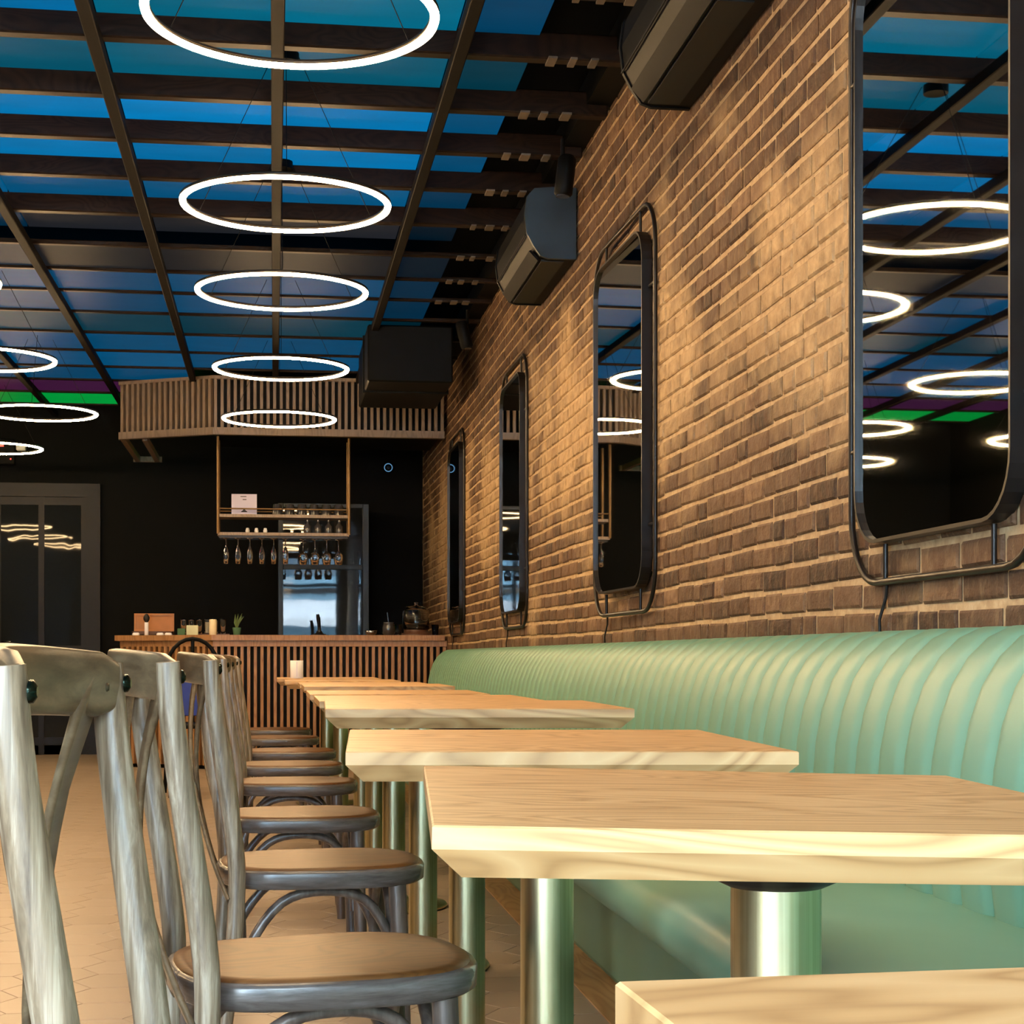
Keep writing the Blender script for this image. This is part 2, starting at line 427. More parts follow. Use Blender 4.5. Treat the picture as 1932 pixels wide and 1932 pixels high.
for zz in (OZ0, 2.25, OZ1): obj('transom', box(OX0, OX1, FY - .12, FY - .06, zz - .03, zz + .03), 'black', win)
for i in range(nx):
    for z0, z1 in ((OZ0, 2.25), (2.25, OZ1)):
        obj('pane', box(OX0 + i * wid + .03, OX0 + (i + 1) * wid - .03, FY - .094, FY - .086, z0 + .03, z1 - .03), 'pane', win)
struct('pavement', box(-14, 14, -16, FY - .15, -.15, -.05), 'pave')
fc = thing('street_building', 'pale blue-grey street facade seen reflected in the dark glass behind the bar', 'building', (0, -13, -.05))
obj('wall', box(-9, 9, -.4, 0, 0, 6.0), 'facade', fc)
for i in range(6):
    for k in range(2):
        wn = obj('window', box(-7.6 + i * 2.6, -6.0 + i * 2.6, 0, .06, 3.0 + k * 1.6, 4.2 + k * 1.6), 'facwin', fc)
for i in range(9): obj('joint_strip', box(-8 + i * 2, -7.94 + i * 2, 0, .05, 0, 6.0), 'iron', fc)
obj('band', box(-9, 9, 0, .1, 2.55, 2.68), 'iron', fc)
obj('awning', MB().add([(-6, 0, 2.4), (7, 0, 2.4), (7, 1.2, 1.9), (-6, 1.2, 1.9), (-6, 0, 2.34), (7, 0, 2.34), (7, 1.2, 1.7), (-6, 1.2, 1.7)],
                       [(0, 1, 2, 3), (7, 6, 5, 4), (0, 4, 5, 1), (1, 5, 6, 2), (2, 6, 7, 3), (3, 7, 4, 0)]), 'awning', fc)
tre = thing('street_tree', 'leafy green street tree seen reflected in the dark glass behind the bar', 'tree', (-.6, -8, -.05))
obj('trunk', MB().tube([(0, 0, 0), (.05, 0, 1.5), (0, .05, 3.2)], [.12, .09, .05], 8), 'bark', tre)
cr = MB(); rt = random.Random(5)
for i in range(420):
    d = Vector((rt.gauss(0, 1), rt.gauss(0, 1), rt.gauss(0, .8))).normalized() * rt.uniform(.5, 1.15)
    q = Matrix.Translation(Vector((0, 0, 3.6)) + d) @ Matrix.Rotation(rt.uniform(0, 6.3), 4, Vector((rt.random(), rt.random(), rt.random())).normalized())
    cr.add([(-.12, 0, 0), (0, -.06, .02), (.12, 0, 0), (0, .06, .02)], [(0, 1, 2, 3)], False, q)
cro = obj('crown', cr, 'leaf', tre); cro['kind'] = 'stuff'

# ------------------------------------------------------------------ ceiling: deck, joists, rails, panels with their lighting put in as glow
ceil = struct('ceiling', box(LX - .1, WX + .12, FY - .1, BY + .1, 3.30, 3.42), 'deck')
JY = [-1.5, -.86, -.22, .42, 1.06, 1.7, 2.34, 2.98, 3.64, 4.32, 4.98, 5.62, 6.24, 6.87, 7.45, 8.04, 8.70, 9.38, 9.98, 10.56, 11.2, 11.9, 12.6, 13.3, 13.95, 14.62, 15.32]
RX = [.98, .67, .015, -.63, -1.30, -1.95, -2.6, -3.25]
for y in JY:
    j = obj('joist', box(LX + .02, WX - .02, y - .03, y + .03, CZ, 3.20, c=.006) if y < 9.2 else box(LX + .02, WX - .02, y - .022, y + .022, CZ, 3.125, c=.004), 'joist', ceil)
    if 4 < y < 11:
        for k in range(3):
            x = 1.0 + k * .085 + random.uniform(-.012, .012)
            obj('batten', box(x, x + random.uniform(.022, .042), y - .06, y + .03, CZ - .008, CZ), 'batten', j)
for x in RX[1:]:
    obj('rail', box(x - .024, x + .024, FY + .05, BY - .05, CZ - .05, CZ, c=.004), 'rail', ceil)
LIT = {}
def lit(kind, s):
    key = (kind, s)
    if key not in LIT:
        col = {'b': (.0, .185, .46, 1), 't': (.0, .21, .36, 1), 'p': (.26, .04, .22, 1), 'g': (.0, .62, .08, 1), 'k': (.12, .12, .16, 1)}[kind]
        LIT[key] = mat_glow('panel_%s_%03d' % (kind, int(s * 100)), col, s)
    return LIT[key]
ROW = {}      # blue light on each bay, put in as panel glow, front to back
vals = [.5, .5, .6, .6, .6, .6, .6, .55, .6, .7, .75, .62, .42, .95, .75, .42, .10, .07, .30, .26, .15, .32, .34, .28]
cols = RX + [LX + .02]
for i in range(len(JY) - 1):
    y0, y1 = JY[i] + .032, JY[i + 1] - .032
    for c_ in range(len(cols) - 1):
        xa, xb = cols[c_ + 1] + .004, cols[c_] - .004
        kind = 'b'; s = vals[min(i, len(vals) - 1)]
        if i in (10, 12) or (i == 11 and c_ in (1, 2)) or i == 20: kind = 't'  # ring lamps' tint on these bays put in as teal glow
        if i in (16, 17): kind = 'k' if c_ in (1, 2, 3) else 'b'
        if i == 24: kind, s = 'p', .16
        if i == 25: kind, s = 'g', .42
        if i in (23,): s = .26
        if c_ == 0: s *= .38  # light fading toward the brick wall, put in as weaker glow
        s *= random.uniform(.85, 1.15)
        if (xa > -.9 and i >= 23): continue
        zp = 3.185 if y1 < 9.45 else 3.112
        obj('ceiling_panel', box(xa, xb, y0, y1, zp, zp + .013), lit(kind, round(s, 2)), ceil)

# ------------------------------------------------------------------ ring lamps
def ring_mesh(r, prof, n=96):
    m = MB(); k = len(prof); v = []; f = []
    for i in range(n):
        A = 2 * math.pi * i / n
        for dr, dz in prof: v.append(((r + dr) * math.cos(A), (r + dr) * math.sin(A), dz))
    for i in range(n):
        for q in range(k):
            f.append((i * k + q, i * k + (q + 1) % k, ((i + 1) % n) * k + (q + 1) % k, ((i + 1) % n) * k + q))
    return m.add(v, f, True)
rr_ = .4
glowme = ring_mesh(rr_ - .012, [(.0125, 0), (.010, -.0085), (.004, -.012), (-.004, -.012), (-.010, -.0085), (-.0125, 0)]).mesh('diffuser')
bodyme = ring_mesh(rr_ - .012, [(.013, .0), (-.013, .0), (-.013, .012), (.013, .012)]).mesh('ring_body')
RINGS = [((.047, 2.75, 2.62), 'added ring lamp continuing the middle row just above the near tables, out of view'),  # unseen lamp added to light the near wall and tables
         ((.047, 4.62, 2.615), 'largest glowing ring lamp, cut off by the top edge'),
         ((.047, 6.53, 2.608), 'second glowing ring lamp from the top, seen whole'),
         ((.039, 7.96, 2.580), 'middle one of the five glowing ring lamps hanging in line'),
         ((.044, 10.08, 2.580), 'glowing ring lamp hanging level with the top of the slatted canopy'),
         ((.041, 12.03, 2.555), 'smallest ring lamp of the middle row, in front of canopy slats'),
         ((-1.637, 4.1, 2.6), 'nearest ring lamp of the left row, seen only in the wall mirror'),
         ((-1.637, 6.1, 2.6), 'second ring lamp of the left row, seen only in the wall mirror'),
         ((-1.637, 8.02, 2.6), 'ring lamp of the left row whose tip just touches the left edge'),
         ((-1.637, 10.05, 2.59), 'ring lamp cut by the left edge just above the green ceiling panels'),
         ((-1.62, 12.2, 2.59), 'ring lamp at left hanging just below the green ceiling panels'),
         ((-3.28, 4.6, 2.6), 'nearest ring lamp by the far left wall, out of view at left'),
         ((-3.28, 6.6, 2.6), 'second ring lamp by the far left wall, out of view at left'),
         ((-3.28, 8.6, 2.6), 'third ring lamp by the far left wall, out of view at left'),
         ((-3.28, 12.6, 2.59), 'ring lamp by the far left wall, seen at the right edge of the largest mirror'),
         ((-2.27, 14.3, 2.59), 'lowest small ring lamp at left, around the red exit letter')]
for loc, lab in RINGS:
    t = thing('ring_lamp', lab, 'lamp', loc, 0, 'ring lamps')
    obj('ring_body', bodyme, 'ringbody', t); obj('diffuser', glowme, 'glow', t)
    for k in range(3):
        A = R(30 + 120 * k); x, y = (rr_ - .012) * math.cos(A), (rr_ - .012) * math.sin(A)
        obj('suspension_wire', MB().tube([(x, y, .01), (x * .12, y * .12, CZ + .1 - loc[2])], .0016, 5), 'black', t)
    obj('ceiling_rose', MB().cyl(0, 0, CZ + .05 - loc[2], CZ + .1 - loc[2], .05, 16), 'black', t)

# ------------------------------------------------------------------ mirrors on the brick wall
def rrect(y0, y1, z0, z1, r, n=7):
    pts = []
    for cy, cz, a0 in ((y1 - r, z0 + r, -90), (y1 - r, z1 - r, 0), (y0 + r, z1 - r, 90), (y0 + r, z0 + r, 180)):
        for k in range(n + 1):
            A = R(a0 + 90 * k / n); pts.append((cy + r * math.cos(A), cz + r * math.sin(A)))
    return pts
MX = 1.345
def mirror_thing(yc, lab):
    t = thing('wall_mirror', lab, 'mirror', (MX, yc, 1.05), 0, 'wall mirrors in a row')
    z0 = 1.145 - 1.05; z1 = 2.455 - 1.05; hw = .415
    g = rrect(-hw, hw, z0, z1, .12)
    n = len(g); v = [(0, y, z) for y, z in g] + [(.008, y, z) for y, z in g]
    obj('mirror_glass', MB().add(v, [tuple(range(n - 1, -1, -1)), tuple(range(n, 2 * n))] + [(i, (i + 1) % n, n + (i + 1) % n, n + i) for i in range(n)]), 'mirror', t)
    fr = MB(); v = []
    go = rrect(-hw - .008, hw + .008, z0 - .008, z1 + .008, .128)
    secs = [(g, -.010), (go, -.010), (go, .030), (g, .030)]
    for pts, x in secs: v += [(x, y, z) for y, z in pts]
    f = []
    for q in range(4):
        for i in range(n): f.append((q * n + i, q * n + (i + 1) % n, ((q + 1) % 4) * n + (i + 1) % n, ((q + 1) % 4) * n + i))
    obj('inner_frame', fr.add(v, f), 'iron', t)
    oo = rrect(-hw - .10, hw + .10, z0 - .095, z1 + .095, .17)
    ofr = obj('outer_frame', MB().tube([(.018, y, z) for y, z in oo], .0085, 8, True), 'iron', t)
    for a, b in (((hw + .012, z0 + .22), (hw + .10, z0 + .22)), ((-hw - .10, z0 + .22), (-hw - .012, z0 + .22)), ((hw + .012, z1 - .22), (hw + .10, z1 - .22)), ((-hw - .10, z1 - .22), (-hw - .012, z1 - .22)),
                 ((.29, z0 - .095), (.29, z0 - .01)), ((-.29, z0 - .095), (-.29, z0 - .01)), ((.29, z1 + .01), (.29, z1 + .095)), ((-.29, z1 + .01), (-.29, z1 + .095))):
        obj('strut', MB().tube([(.018, *a), (.018, *b)], .006, 8), 'iron', t)
    obj('power_cord', MB().tube([(.022, .29, z0 - .09), (.026, .31, z0 - .13), (.02, .335, z0 - .18), (.02, .33, -.135)], .004, 6), 'cord', t)
    return t
m0 = mirror_thing(MIRS[0], 'largest wall mirror, at the right edge, rounded black frame')
dup(m0, (MX - .014, MIRS[1], 1.05), R(1.4), 'tall rounded wall mirror, second from the right, seen at a steep angle')
dup(m0, (MX, MIRS[2], 1.05), 0, 'narrow-looking wall mirror, third from the right')
dup(m0, (MX, MIRS[3], 1.05), 0, 'farthest wall mirror, beside the right end of the bar')

# ------------------------------------------------------------------ air conditioners and pipes by the ceiling
def aircon(y0, y1, lab):
    t = thing('air_conditioner', lab, 'air conditioner', (WX, y0, 2.70), 0, 'black wall air conditioners')
    L = y1 - y0; k = .012
    pr = [(-k, 0), (-.14, .0), (-.175, .012), (-.205, .055), (-.235, .11), (-.245, .19), (-.235, .27), (-.20, .308), (-.12, .316), (-k, .316)]
    obj('body', MB().extrude_y([(x, z) for x, z in pr], .018, L - .018, False), 'acblack', t)
    pe = [(x * 1.025, (z - .155) * 1.03 + .155) for x, z in pr]
    obj('end_cap', MB().extrude_y(pe, 0, .018, False), 'accap_sheen', t); obj('end_cap', MB().extrude_y(pe, L - .018, L, False), 'acblack', t)  # near cap coloured with the window's bluish reflection, far cap left black
    obj('louvre', MB().add([(-.212, .06, .045), (-.212, L - .06, .045), (-.172, L - .06, .006), (-.172, .06, .006), (-.222, .06, .040), (-.222, L - .06, .040), (-.180, L - .06, -.004), (-.180, .06, -.004)],
        [(0, 1, 2, 3), (7, 6, 5, 4), (0, 4, 5, 1), (2, 6, 7, 3), (1, 5, 6, 2), (3, 7, 4, 0)]), 'acblack', t)
    obj('air_outlet', box(-.165, -.06, .06, L - .06, -.006, .004), 'acgrille', t)
    obj('front_seam', box(-.247, -.243, .02, L - .02, .10, .106), 'acgrille', t)
    obj('mounting_plate', box(-k, -.0005, .06, L - .06, .04, .28), 'acgrille', t)
    return t
aircon(4.50, 5.50, 'glossy black wall air conditioner at the top edge, nearest the camera')
aircon(7.62, 8.66, 'farther glossy black wall air conditioner, above the second mirror')
def spot(x, y, lab, tilt):
    t = thing('spotlight', lab, 'spotlight', (x, y, 2.86), 0, 'small black ceiling spotlights')
    obj('housing', MB().lathe([(.032, 0), (.04, .01), (.04, .16), (.03, .175)], 16, Matrix.Rotation(tilt, 4, 'Y')), 'black', t)
    obj('stem', MB().tube([(0, 0, .15), (0, 0, .245)], .01, 8), 'black', t)
    obj('lens', MB().cyl(0, 0, -.004, .003, .03, 16), 'smoke', t)
spot(1.23, 7.18, 'small black ceiling spotlight just before the farther air conditioner', .12)
spot(1.23, 10.8, 'small black ceiling spotlight above the third mirror', -.25)
dt = thing('duct_box', 'large black duct box under the ceiling, in front of the canopy at right', 'duct', (.62, 11.3, 2.715))
obj('body', box(0, .57, 0, 1.2, 0, .38, c=.01), 'black', dt); obj('flange', box(-.012, .582, .4, .43, -.012, .38), 'black', dt)

# ------------------------------------------------------------------ banquette
Y0, Y1 = -.9, 12.62
bn = thing('banquette', 'long mint green channel-back banquette along the brick wall', 'bench', (0, 0, 0))
obj('base', MB().extrude_y([(1.36, 0), (.915, 0), (.905, .02), (.895, .30), (.84, .37), (1.36, .37)], Y0, Y1, False), 'vinyl', bn)
nose = [(.69 + .05 * math.cos(A), .42 + .05 * math.sin(A)) for A in [R(d) for d in range(90, 271, 20)]]
obj('seat', MB().extrude_y([(1.36, .37), (1.36, .46), (1.10, .462), (.9, .472)] + nose, Y0, Y1, True), 'vinyl', bn)
PR = [(1.150, .45), (1.140, .53), (1.140, .62), (1.146, .70), (1.160, .77), (1.182, .83), (1.212, .878), (1.248, .912), (1.285, .929), (1.32, .932)]
PRB = [(1.372, .932), (1.372, .45)]
obj('back_core', MB().extrude_y([(PR[0][0] + .03, .44)] + [(x + .022, z - .012) for x, z in PR] + [(1.372, .918), (1.372, .44)], Y0, Y1 - .004, False), 'vinyl', bn)
PW = .1285
def channel_mesh():
    m = MB(); cols = 9; v = []; f = []
    nm = []
    for i, (x, z) in enumerate(PR):
        a = PR[max(0, i - 1)]; b = PR[min(len(PR) - 1, i + 1)]
        d = Vector((b[0] - a[0], b[1] - a[1])).normalized(); nm.append((-d.y, d.x))
    P = PR + [(1.372, .93)]; nm.append((0, 1))
    for c in range(cols):
        t = -1 + 2 * c / (cols - 1); off = .010 * (1 - abs(t) ** 5) - .003
        for (x, z), (nx_, nz_) in zip(P, nm):
            k = 1 if z < .93 else .6
            v.append((x + nx_ * off * k, t * PW / 2, z + nz_ * off * k))
    n = len(P)
    for c in range(cols - 1):
        for i in range(n - 1): f.append((c * n + i, c * n + i + 1, (c + 1) * n + i + 1, (c + 1) * n + i))
    m.add(v, f, True)
    for c, fl in ((0, 1), (cols - 1, 0)):
        pts = v[c * n:(c + 1) * n] + [(1.372, v[c * n][1], .90), (PR[0][0] + .04, v[c * n][1], .45)]
        idx = tuple(range(len(pts))); m.add(pts, [idx if fl else tuple(reversed(idx))])
    return m.mesh('back_channel')
chm = channel_mesh(); y = Y1 - PW / 2
while y > Y0: obj('back_channel', chm, 'vinyl', bn, (0, y, 0)); y -= PW

# ------------------------------------------------------------------ tables
def table_top(wd, ln, e=.0175, b=.023):
    x, y = wd / 2, ln / 2; v = []
    for z, i in ((0, .0015), (-.0015, 0), (-e, 0), (-e - b, b), (-e - b, b + .0)):
        v += [(-x + i, -y + i, z), (x - i, -y + i, z), (x - i, y - i, z), (-x + i, y - i, z)]
    f = [(0, 1, 2, 3), (15, 14, 13, 12)]
    for a in (0, 4, 8):
        for i in range(4): f.append((a + i, a + 4 + i, a + 4 + (i + 1) % 4, a + (i + 1) % 4))
    return MB().add(v[:16], f)
ttm = table_top(.60, .68).mesh('table_top')
TABLES = [(.442, .305, .757, 2.3, 0, 'oak table top cut off by the bottom right corner, nearest the camera'),
          (.440, 1.545, .751, -4.5, 1.3, 'second oak table from the camera, spanning to the right edge, bright front edge'),
          (.410, 2.535, .756, -3.0, .25, 'third oak table from the camera, its whole front edge in view'),
          (.425, 3.74, .776, -1.5, .2, 'fourth oak table from the camera, its undercut front edge still plain to see'),
          (.42, 4.80, .765, 0, 0, 'fifth oak table from the camera, edge-on beside the banquette'),
          (.42, 5.98, .757, 0, 0, 'sixth oak table from the camera in the row'),
          (.42, 7.10, .764, 0, 0, 'seventh oak table from the camera in the row'),
          (.42, 8.16, .756, 0, 0, 'eighth oak table from the camera in the row'),
          (.36, 9.2, .756, 0, 0, 'second farthest oak table, before the bar'),
          (.32, 10.25, .756, 0, 0, 'farthest oak table, with the white cup on it')]
for (x, y, z, rz, tilt, lab) in TABLES:
    t = thing('bistro_table', lab, 'table', (x, y, 0), R(rz), 'oak tables along the banquette')
    tt = obj('table_top', ttm, 'oak', t, (0, 0, z), (0, R(tilt), 0))
    if 3.5 < y < 4: tt.scale = (1.045, 1, 1)
    ox, oy = (.012, -.07) if 1 < y < 2 else (0, 0)
    obj('pedestal', MB().cyl(ox, oy, .022, z - .074, .0405, 40), 'brass', t)
    obj('base_plate', MB().lathe([(.185, .002), (.19, .008), (.185, .016), (.06, .028), (.045, .04), (.04, .06)], 48, None, (ox, oy, 0)), 'brass', t)
    fl = obj('mounting_flange', MB().lathe([(.043, z - .076), (.056, z - .070), (.062, z - .058), (.10, z - .0505), (.10, z - .0425)], 32, None, (ox, oy, 0)), 'iron', t)
    if y < 2:
        for k in range(4):
            A = R(45 + 90 * k); obj('bolt', MB().cyl(ox + .085 * math.cos(A), oy + .085 * math.sin(A), z - .060, z - .050, .008, 8), 'boltm', fl)

# ------------------------------------------------------------------ cross-back chairs
def seat_outline(sx, front, back, n=44):
    pts = []
    for k in range(n):
        A = 2 * math.pi * k / n; ca, sa = math.cos(A), math.sin(A)
        e = .72 if ca > 0 else .5
        x = math.copysign(abs(ca) ** e, ca) * sx
        hw_ = back + (front - back) * (x / sx + 1) / 2
        pts.append((x, math.copysign(abs(sa) ** .8, sa) * hw_))
    return pts
def layer(levels, smooth=True):
    """levels: list of (outline, z); stacked loops with caps"""
    m = MB(); n = len(levels[0][0]); v = [(x, y, z) for o, z in levels for x, y in o]; f = []
    for L in range(len(levels) - 1):
        for i in range(n): f.append((L * n + i, L * n + (i + 1) % n, (L + 1) * n + (i + 1) % n, (L + 1) * n + i))
    m.add(v, f, smooth); m.add(v[:n], [tuple(range(n - 1, -1, -1))]); m.add(v[-n:], [tuple(range(n))]); return m
def sc(o, k): return [(x * k, y * k) for x, y in o]
def lerp(path, t):
    for (t0, *a), (t1, *b) in zip(path, path[1:]):
        if t <= t1: q = (t - t0) / (t1 - t0); return [u + (w_ - u) * q for u, w_ in zip(a, b)]
    return list(path[-1][1:])
def smooth_path(pts, n=5):
    P = [Vector(p) for p in pts]; P = [P[0] * 2 - P[1]] + P + [P[-1] * 2 - P[-2]]; out = []
    for i in range(1, len(P) - 2):
        for k in range(n):
            t = k / n; a, b, c, d = P[i - 1:i + 3]
            out.append(.5 * ((2 * b) + (c - a) * t + (2 * a - 5 * b + 4 * c - d) * t * t + (3 * b - a - 3 * c + d) * t ** 3))
    out.append(P[-2]); return out
def make_chair(loc, rz, lab):
    t = thing('cross_back_chair', lab, 'chair', loc, rz, 'weathered cross-back chairs along the tables')
    o = [(x + (.016 if x > 0 else .004), y) for x, y in seat_outline(.209, .207, .180)]
    obj('seat_frame', layer([(sc(o, .96), .415), (sc(o, .995), .420), (sc(o, 1.0), .446), (sc(o, .985), .452), (sc(o, .90), .4525)]), 'rimwood', t)
    obj('seat_panel', layer([(sc(o, .955), .4490), (sc(o, .95), .4560), (sc(o, .86), .4572), (sc(o, .6), .4555), (sc(o, .2), .4550)]), 'veneer', t)
    for s in (-1, 1):
        p = smooth_path([(-.222, s * .19, 0), (-.188, s * .183, .25), (-.176, s * .178, .42), (-.182, s * .181, .52), (-.203, s * .188, .66), (-.222, s * .195, .79), (-.229, s * .198, .874)], 5)
        m = len(p); obj('back_post', MB().tube(p, [.0150 + .0025 * math.sin(math.pi * i / (m - 1)) for i in range(m)], 14), 'weathered', t)
        obj('front_leg', MB().tube(smooth_path([(.150, s * .150, .416), (.156, s * .155, .25), (.165, s * .163, 0)]), [.0185] * 4 + [.017] * 3 + [.0165] * 3 + [.014], 14), 'legwood', t)
        hoop = smooth_path([(.153, s * .138, .20), (.138, s * .137, .30), (.085, s * .137, .385), (0, s * .14, .406), (-.085, s * .145, .385), (-.15, s * .155, .30), (-.170, s * .163, .20)], 4)
        obj('side_hoop', MB().tube(hoop, .0105, 10), 'legwood', t)
    for x, yw in ((.142, .15), (-.165, .165)):
        hoop = smooth_path([(x, -yw + .004, .20), (x, -yw * .86, .31), (x, -yw * .5, .39), (x, 0, .407), (x, yw * .5, .39), (x, yw * .86, .31), (x, yw - .004, .20)], 4)
        obj('cross_hoop', MB().tube(hoop, .0105, 10), 'legwood', t)
    # curved top rail, wide board bowed to the back
    rp = []; rw = []
    for k in range(17):
        q = -1 + 2 * k / 16; rp.append((-.222 - .055 * (1 - q * q), q * .192, .853 + .008 * (1 - q * q)))
        rw.append(.72 if abs(q) > .97 else 1.0)
    rail = obj('top_rail', MB().tube(rp, rw, 16, flat=(.031, .0105), up=(0, 0, 1)), 'shaded_railwood', t)
    for s in (-1, 1):
        obj('rail_bolt', MB().lathe([(.009, 0), (.0085, .003), (.004, .006)], 12, Matrix.Translation((-.212, s * .197, .855)) @ Matrix.Rotation(R(90), 4, 'Y')), 'darkbolt', rail)
        st = []; wd = []
        for k in range(13):
            q = k / 12; yy = s * (.172 - .344 * q)
            bow = .045 * (1 - (2 * q - 1) ** 2)
            zz = .848 - .458 * q
            st.append((lerp([(0, -.232), (.3, -.212), (.7, -.19), (1, -.182)], q)[0] - bow - (.007 if s > 0 else 0), yy, zz)); wd.append(1.25 if k < 2 else 1.0)
        sp = obj('back_strap', MB().tube(st, wd, 12, flat=(.023, .0045), up=(0, 1, 0)), 'shaded_railwood', t)
        for pt in (st[0], st[-1]):
            obj('strap_bolt', MB().lathe([(.007, 0), (.0065, .003), (.003, .005)], 10, Matrix.Translation((pt[0] + (.012 if pt is st[0] else .004), pt[1], pt[2] + (.004 if pt is st[0] else 0))) @ Matrix.Rotation(R(90), 4, 'Y')), 'boltm', sp)
    return t
CH_ = [(.053, 1.445, -5, 'nearest cross-back chair, weathered wood, cut off at the lower left corner'),
       (.058, 2.43, 10, 'second cross-back chair from the camera, its brown seat largest in view'),
       (.088, 3.60, 5, 'third cross-back chair from the camera, seat above an arched brace'),
       (.066, 4.70, 2, 'fourth cross-back chair from the camera along the tables'),
       (.064, 5.90, -1, 'fifth cross-back chair from the camera along the tables'),
       (.055, 6.85, -2, 'sixth cross-back chair from the camera along the tables'),
       (.062, 7.85, 1, 'seventh cross-back chair from the camera along the tables'),
       (.02, 9.15, 0, 'second farthest cross-back chair, near the bar'),
       (.0, 10.2, 0, 'farthest cross-back chair, just in front of the bar')]
c0 = make_chair((CH_[0][0], CH_[0][1], 0), R(CH_[0][2]), CH_[0][3])
for x, y, a, lab in CH_[1:]: dup(c0, (x, y, 0), R(a), lab)

# ------------------------------------------------------------------ black chair with blue panel in the aisle
bc = thing('black_chair', 'black framed chair with arched top and blue panel, behind the wooden chairs', 'chair', (-.52, 11.2, 0), R(8))
arch = [(.165 * math.cos(R(a)), 0, .80 + .20 * math.sin(R(a))) for a in range(0, 181, 15)]
obj('arched_back', MB().tube([(.165, 0, .45)] + arch + [(-.165, 0, .45)], .013, 10), 'black', bc)
obj('spindle', MB().tube([(0, 0, .46), (0, 0, 1.0)], .012, 8), 'black', bc)
obj('back_panel', box(-.12, .15, -.028, -.014, .50, .76, c=.005), 'blue', bc)
obj('seat', box(-.18, .18, -.36, .02, .43, .46, c=.01), 'black', bc)
for x in (-.155, .155):
    for y, dy in ((-.33, -.05), (0, .05)): obj('leg', MB().tube([(x, y, .435), (x * 1.12, y + dy, 0)], [.016, .012], 8), 'black', bc)

# ------------------------------------------------------------------ bar counter and canopy
BX0, BXC, BX1, BYF = -1.22, -.47, 1.372, 13.5
WD = .42                                        # how far the left wing turns back
ang = math.atan2(WD, BXC - BX0)
bar = thing('bar_counter', 'wood slatted bar counter with a thick top at the back of the room', 'bar', (0, BYF, 0))
def prism(pts, z0, z1):
    n = len(pts); v = [(x, y, z0) for x, y in pts] + [(x, y, z1) for x, y in pts]
    return MB().add(v, [tuple(range(n - 1, -1, -1)), tuple(range(n, 2 * n))] + [(i, (i + 1) % n, n + (i + 1) % n, n + i) for i in range(n)])
obj('counter_top', prism([(BX0 - .04, WD - .03), (BXC - .01, -.045), (BX1 - .02, -.045), (BX1 - .02, .58), (BXC, .58), (BX0 - .04, .95)], 1.012, 1.055), 'slat', bar)
obj('front_panel', prism([(BX0 + .02, WD + .03), (BXC, .03), (BX1, .03), (BX1, .07), (BXC, .07), (BX0 + .02, WD + .07)], 0, 1.012), 'black', bar)
obj('side_panel', prism([(BX0 + .0, WD + .03), (BX0 + .03, WD + .03), (BX0 + .03, .9), (BX0, .9)], 0, 1.012), 'slat', bar)
obj('top_board', prism([(BX0, WD - .002), (BXC, -.022), (BX1, -.022), (BX1, .03), (BXC, .03), (BX0, WD + .04)], .965, 1.012), 'slat', bar)
sl = box(-.0125, .0125, -.015, .03, .03, .965, c=.002).mesh('slat')
n_f = 36
for i in range(n_f): obj('slat', sl, 'slat', bar, (BXC + .02 + i * .0515, 0, 0))
n_w = 17; Lw = math.hypot(WD, BXC - BX0)
for i in range(n_w):
    q = (i + .5) / n_w; obj('slat', sl, 'slat', bar, (BXC + (BX0 - BXC) * q, WD * q, 0), (0, 0, -ang))
CZ0, CZ1 = 2.655, 3.075
cp = thing('slatted_canopy', 'pale wooden slatted canopy hanging above the bar', 'canopy', (0, BYF, 0))
obj('bottom_board', prism([(BX0 - .01, WD - .02), (BXC, -.022), (BX1 - .02, -.022), (BX1 - .02, .04), (BXC, .04), (BX0 - .01, WD + .04)], CZ0 - .028, CZ0 + .028), 'paleslat', cp)
obj('top_board', prism([(BX0 - .01, WD - .02), (BXC, -.022), (BX1 - .02, -.022), (BX1 - .02, .04), (BXC, .04), (BX0 - .01, WD + .04)], CZ1 - .012, CZ1 + .014), 'paleslat', cp)
obj('backing', prism([(BX0 + .02, WD + .03), (BXC, .03), (BX1 - .03, .03), (BX1 - .03, .05), (BXC, .05), (BX0 + .02, WD + .05)], CZ0, CZ1), 'black', cp)
sl2 = box(-.0125, .0125, -.015, .03, CZ0 + .028, CZ1 - .012, c=.002).mesh('slat')
for i in range(n_f): obj('slat', sl2, 'paleslat', cp, (BXC + .02 + i * .0510, 0, 0))
for i in range(n_w):
    q = (i + .5) / n_w; obj('slat', sl2, 'paleslat', cp, (BXC + (BX0 - BXC) * q, WD * q, 0), (0, 0, -ang))
for x in (BX0 + .02, BX0 + .19): obj('return_beam', box(x - .02, x + .02, WD + .05, BY - BYF - .3, CZ0 - .028, CZ0 + .02), 'paleslat', cp)
obj('return_end', box(BX0 - .02, BX0 + .23, BY - BYF - .33, BY - BYF - .29, CZ0 - .028, CZ0 + .02), 'paleslat', cp)
for x in (-.4, .55, 1.2): obj('hanger', box(x - .012, x + .012, .06, .084, CZ1, 3.185), 'black', cp)
obj('underside', prism([(BXC, .04), (BX1 - .03, .04), (BX1 - .03, 1.2), (BXC, 1.2)], CZ0 + .02, CZ0 + .035), 'black', cp)
obj('light_strip', box(.25, .55, .12, .14, CZ0 + .004, CZ0 + .02), mat_glow('bar_strip', (.6, 1, .8, 1), .8, var=0), cp)

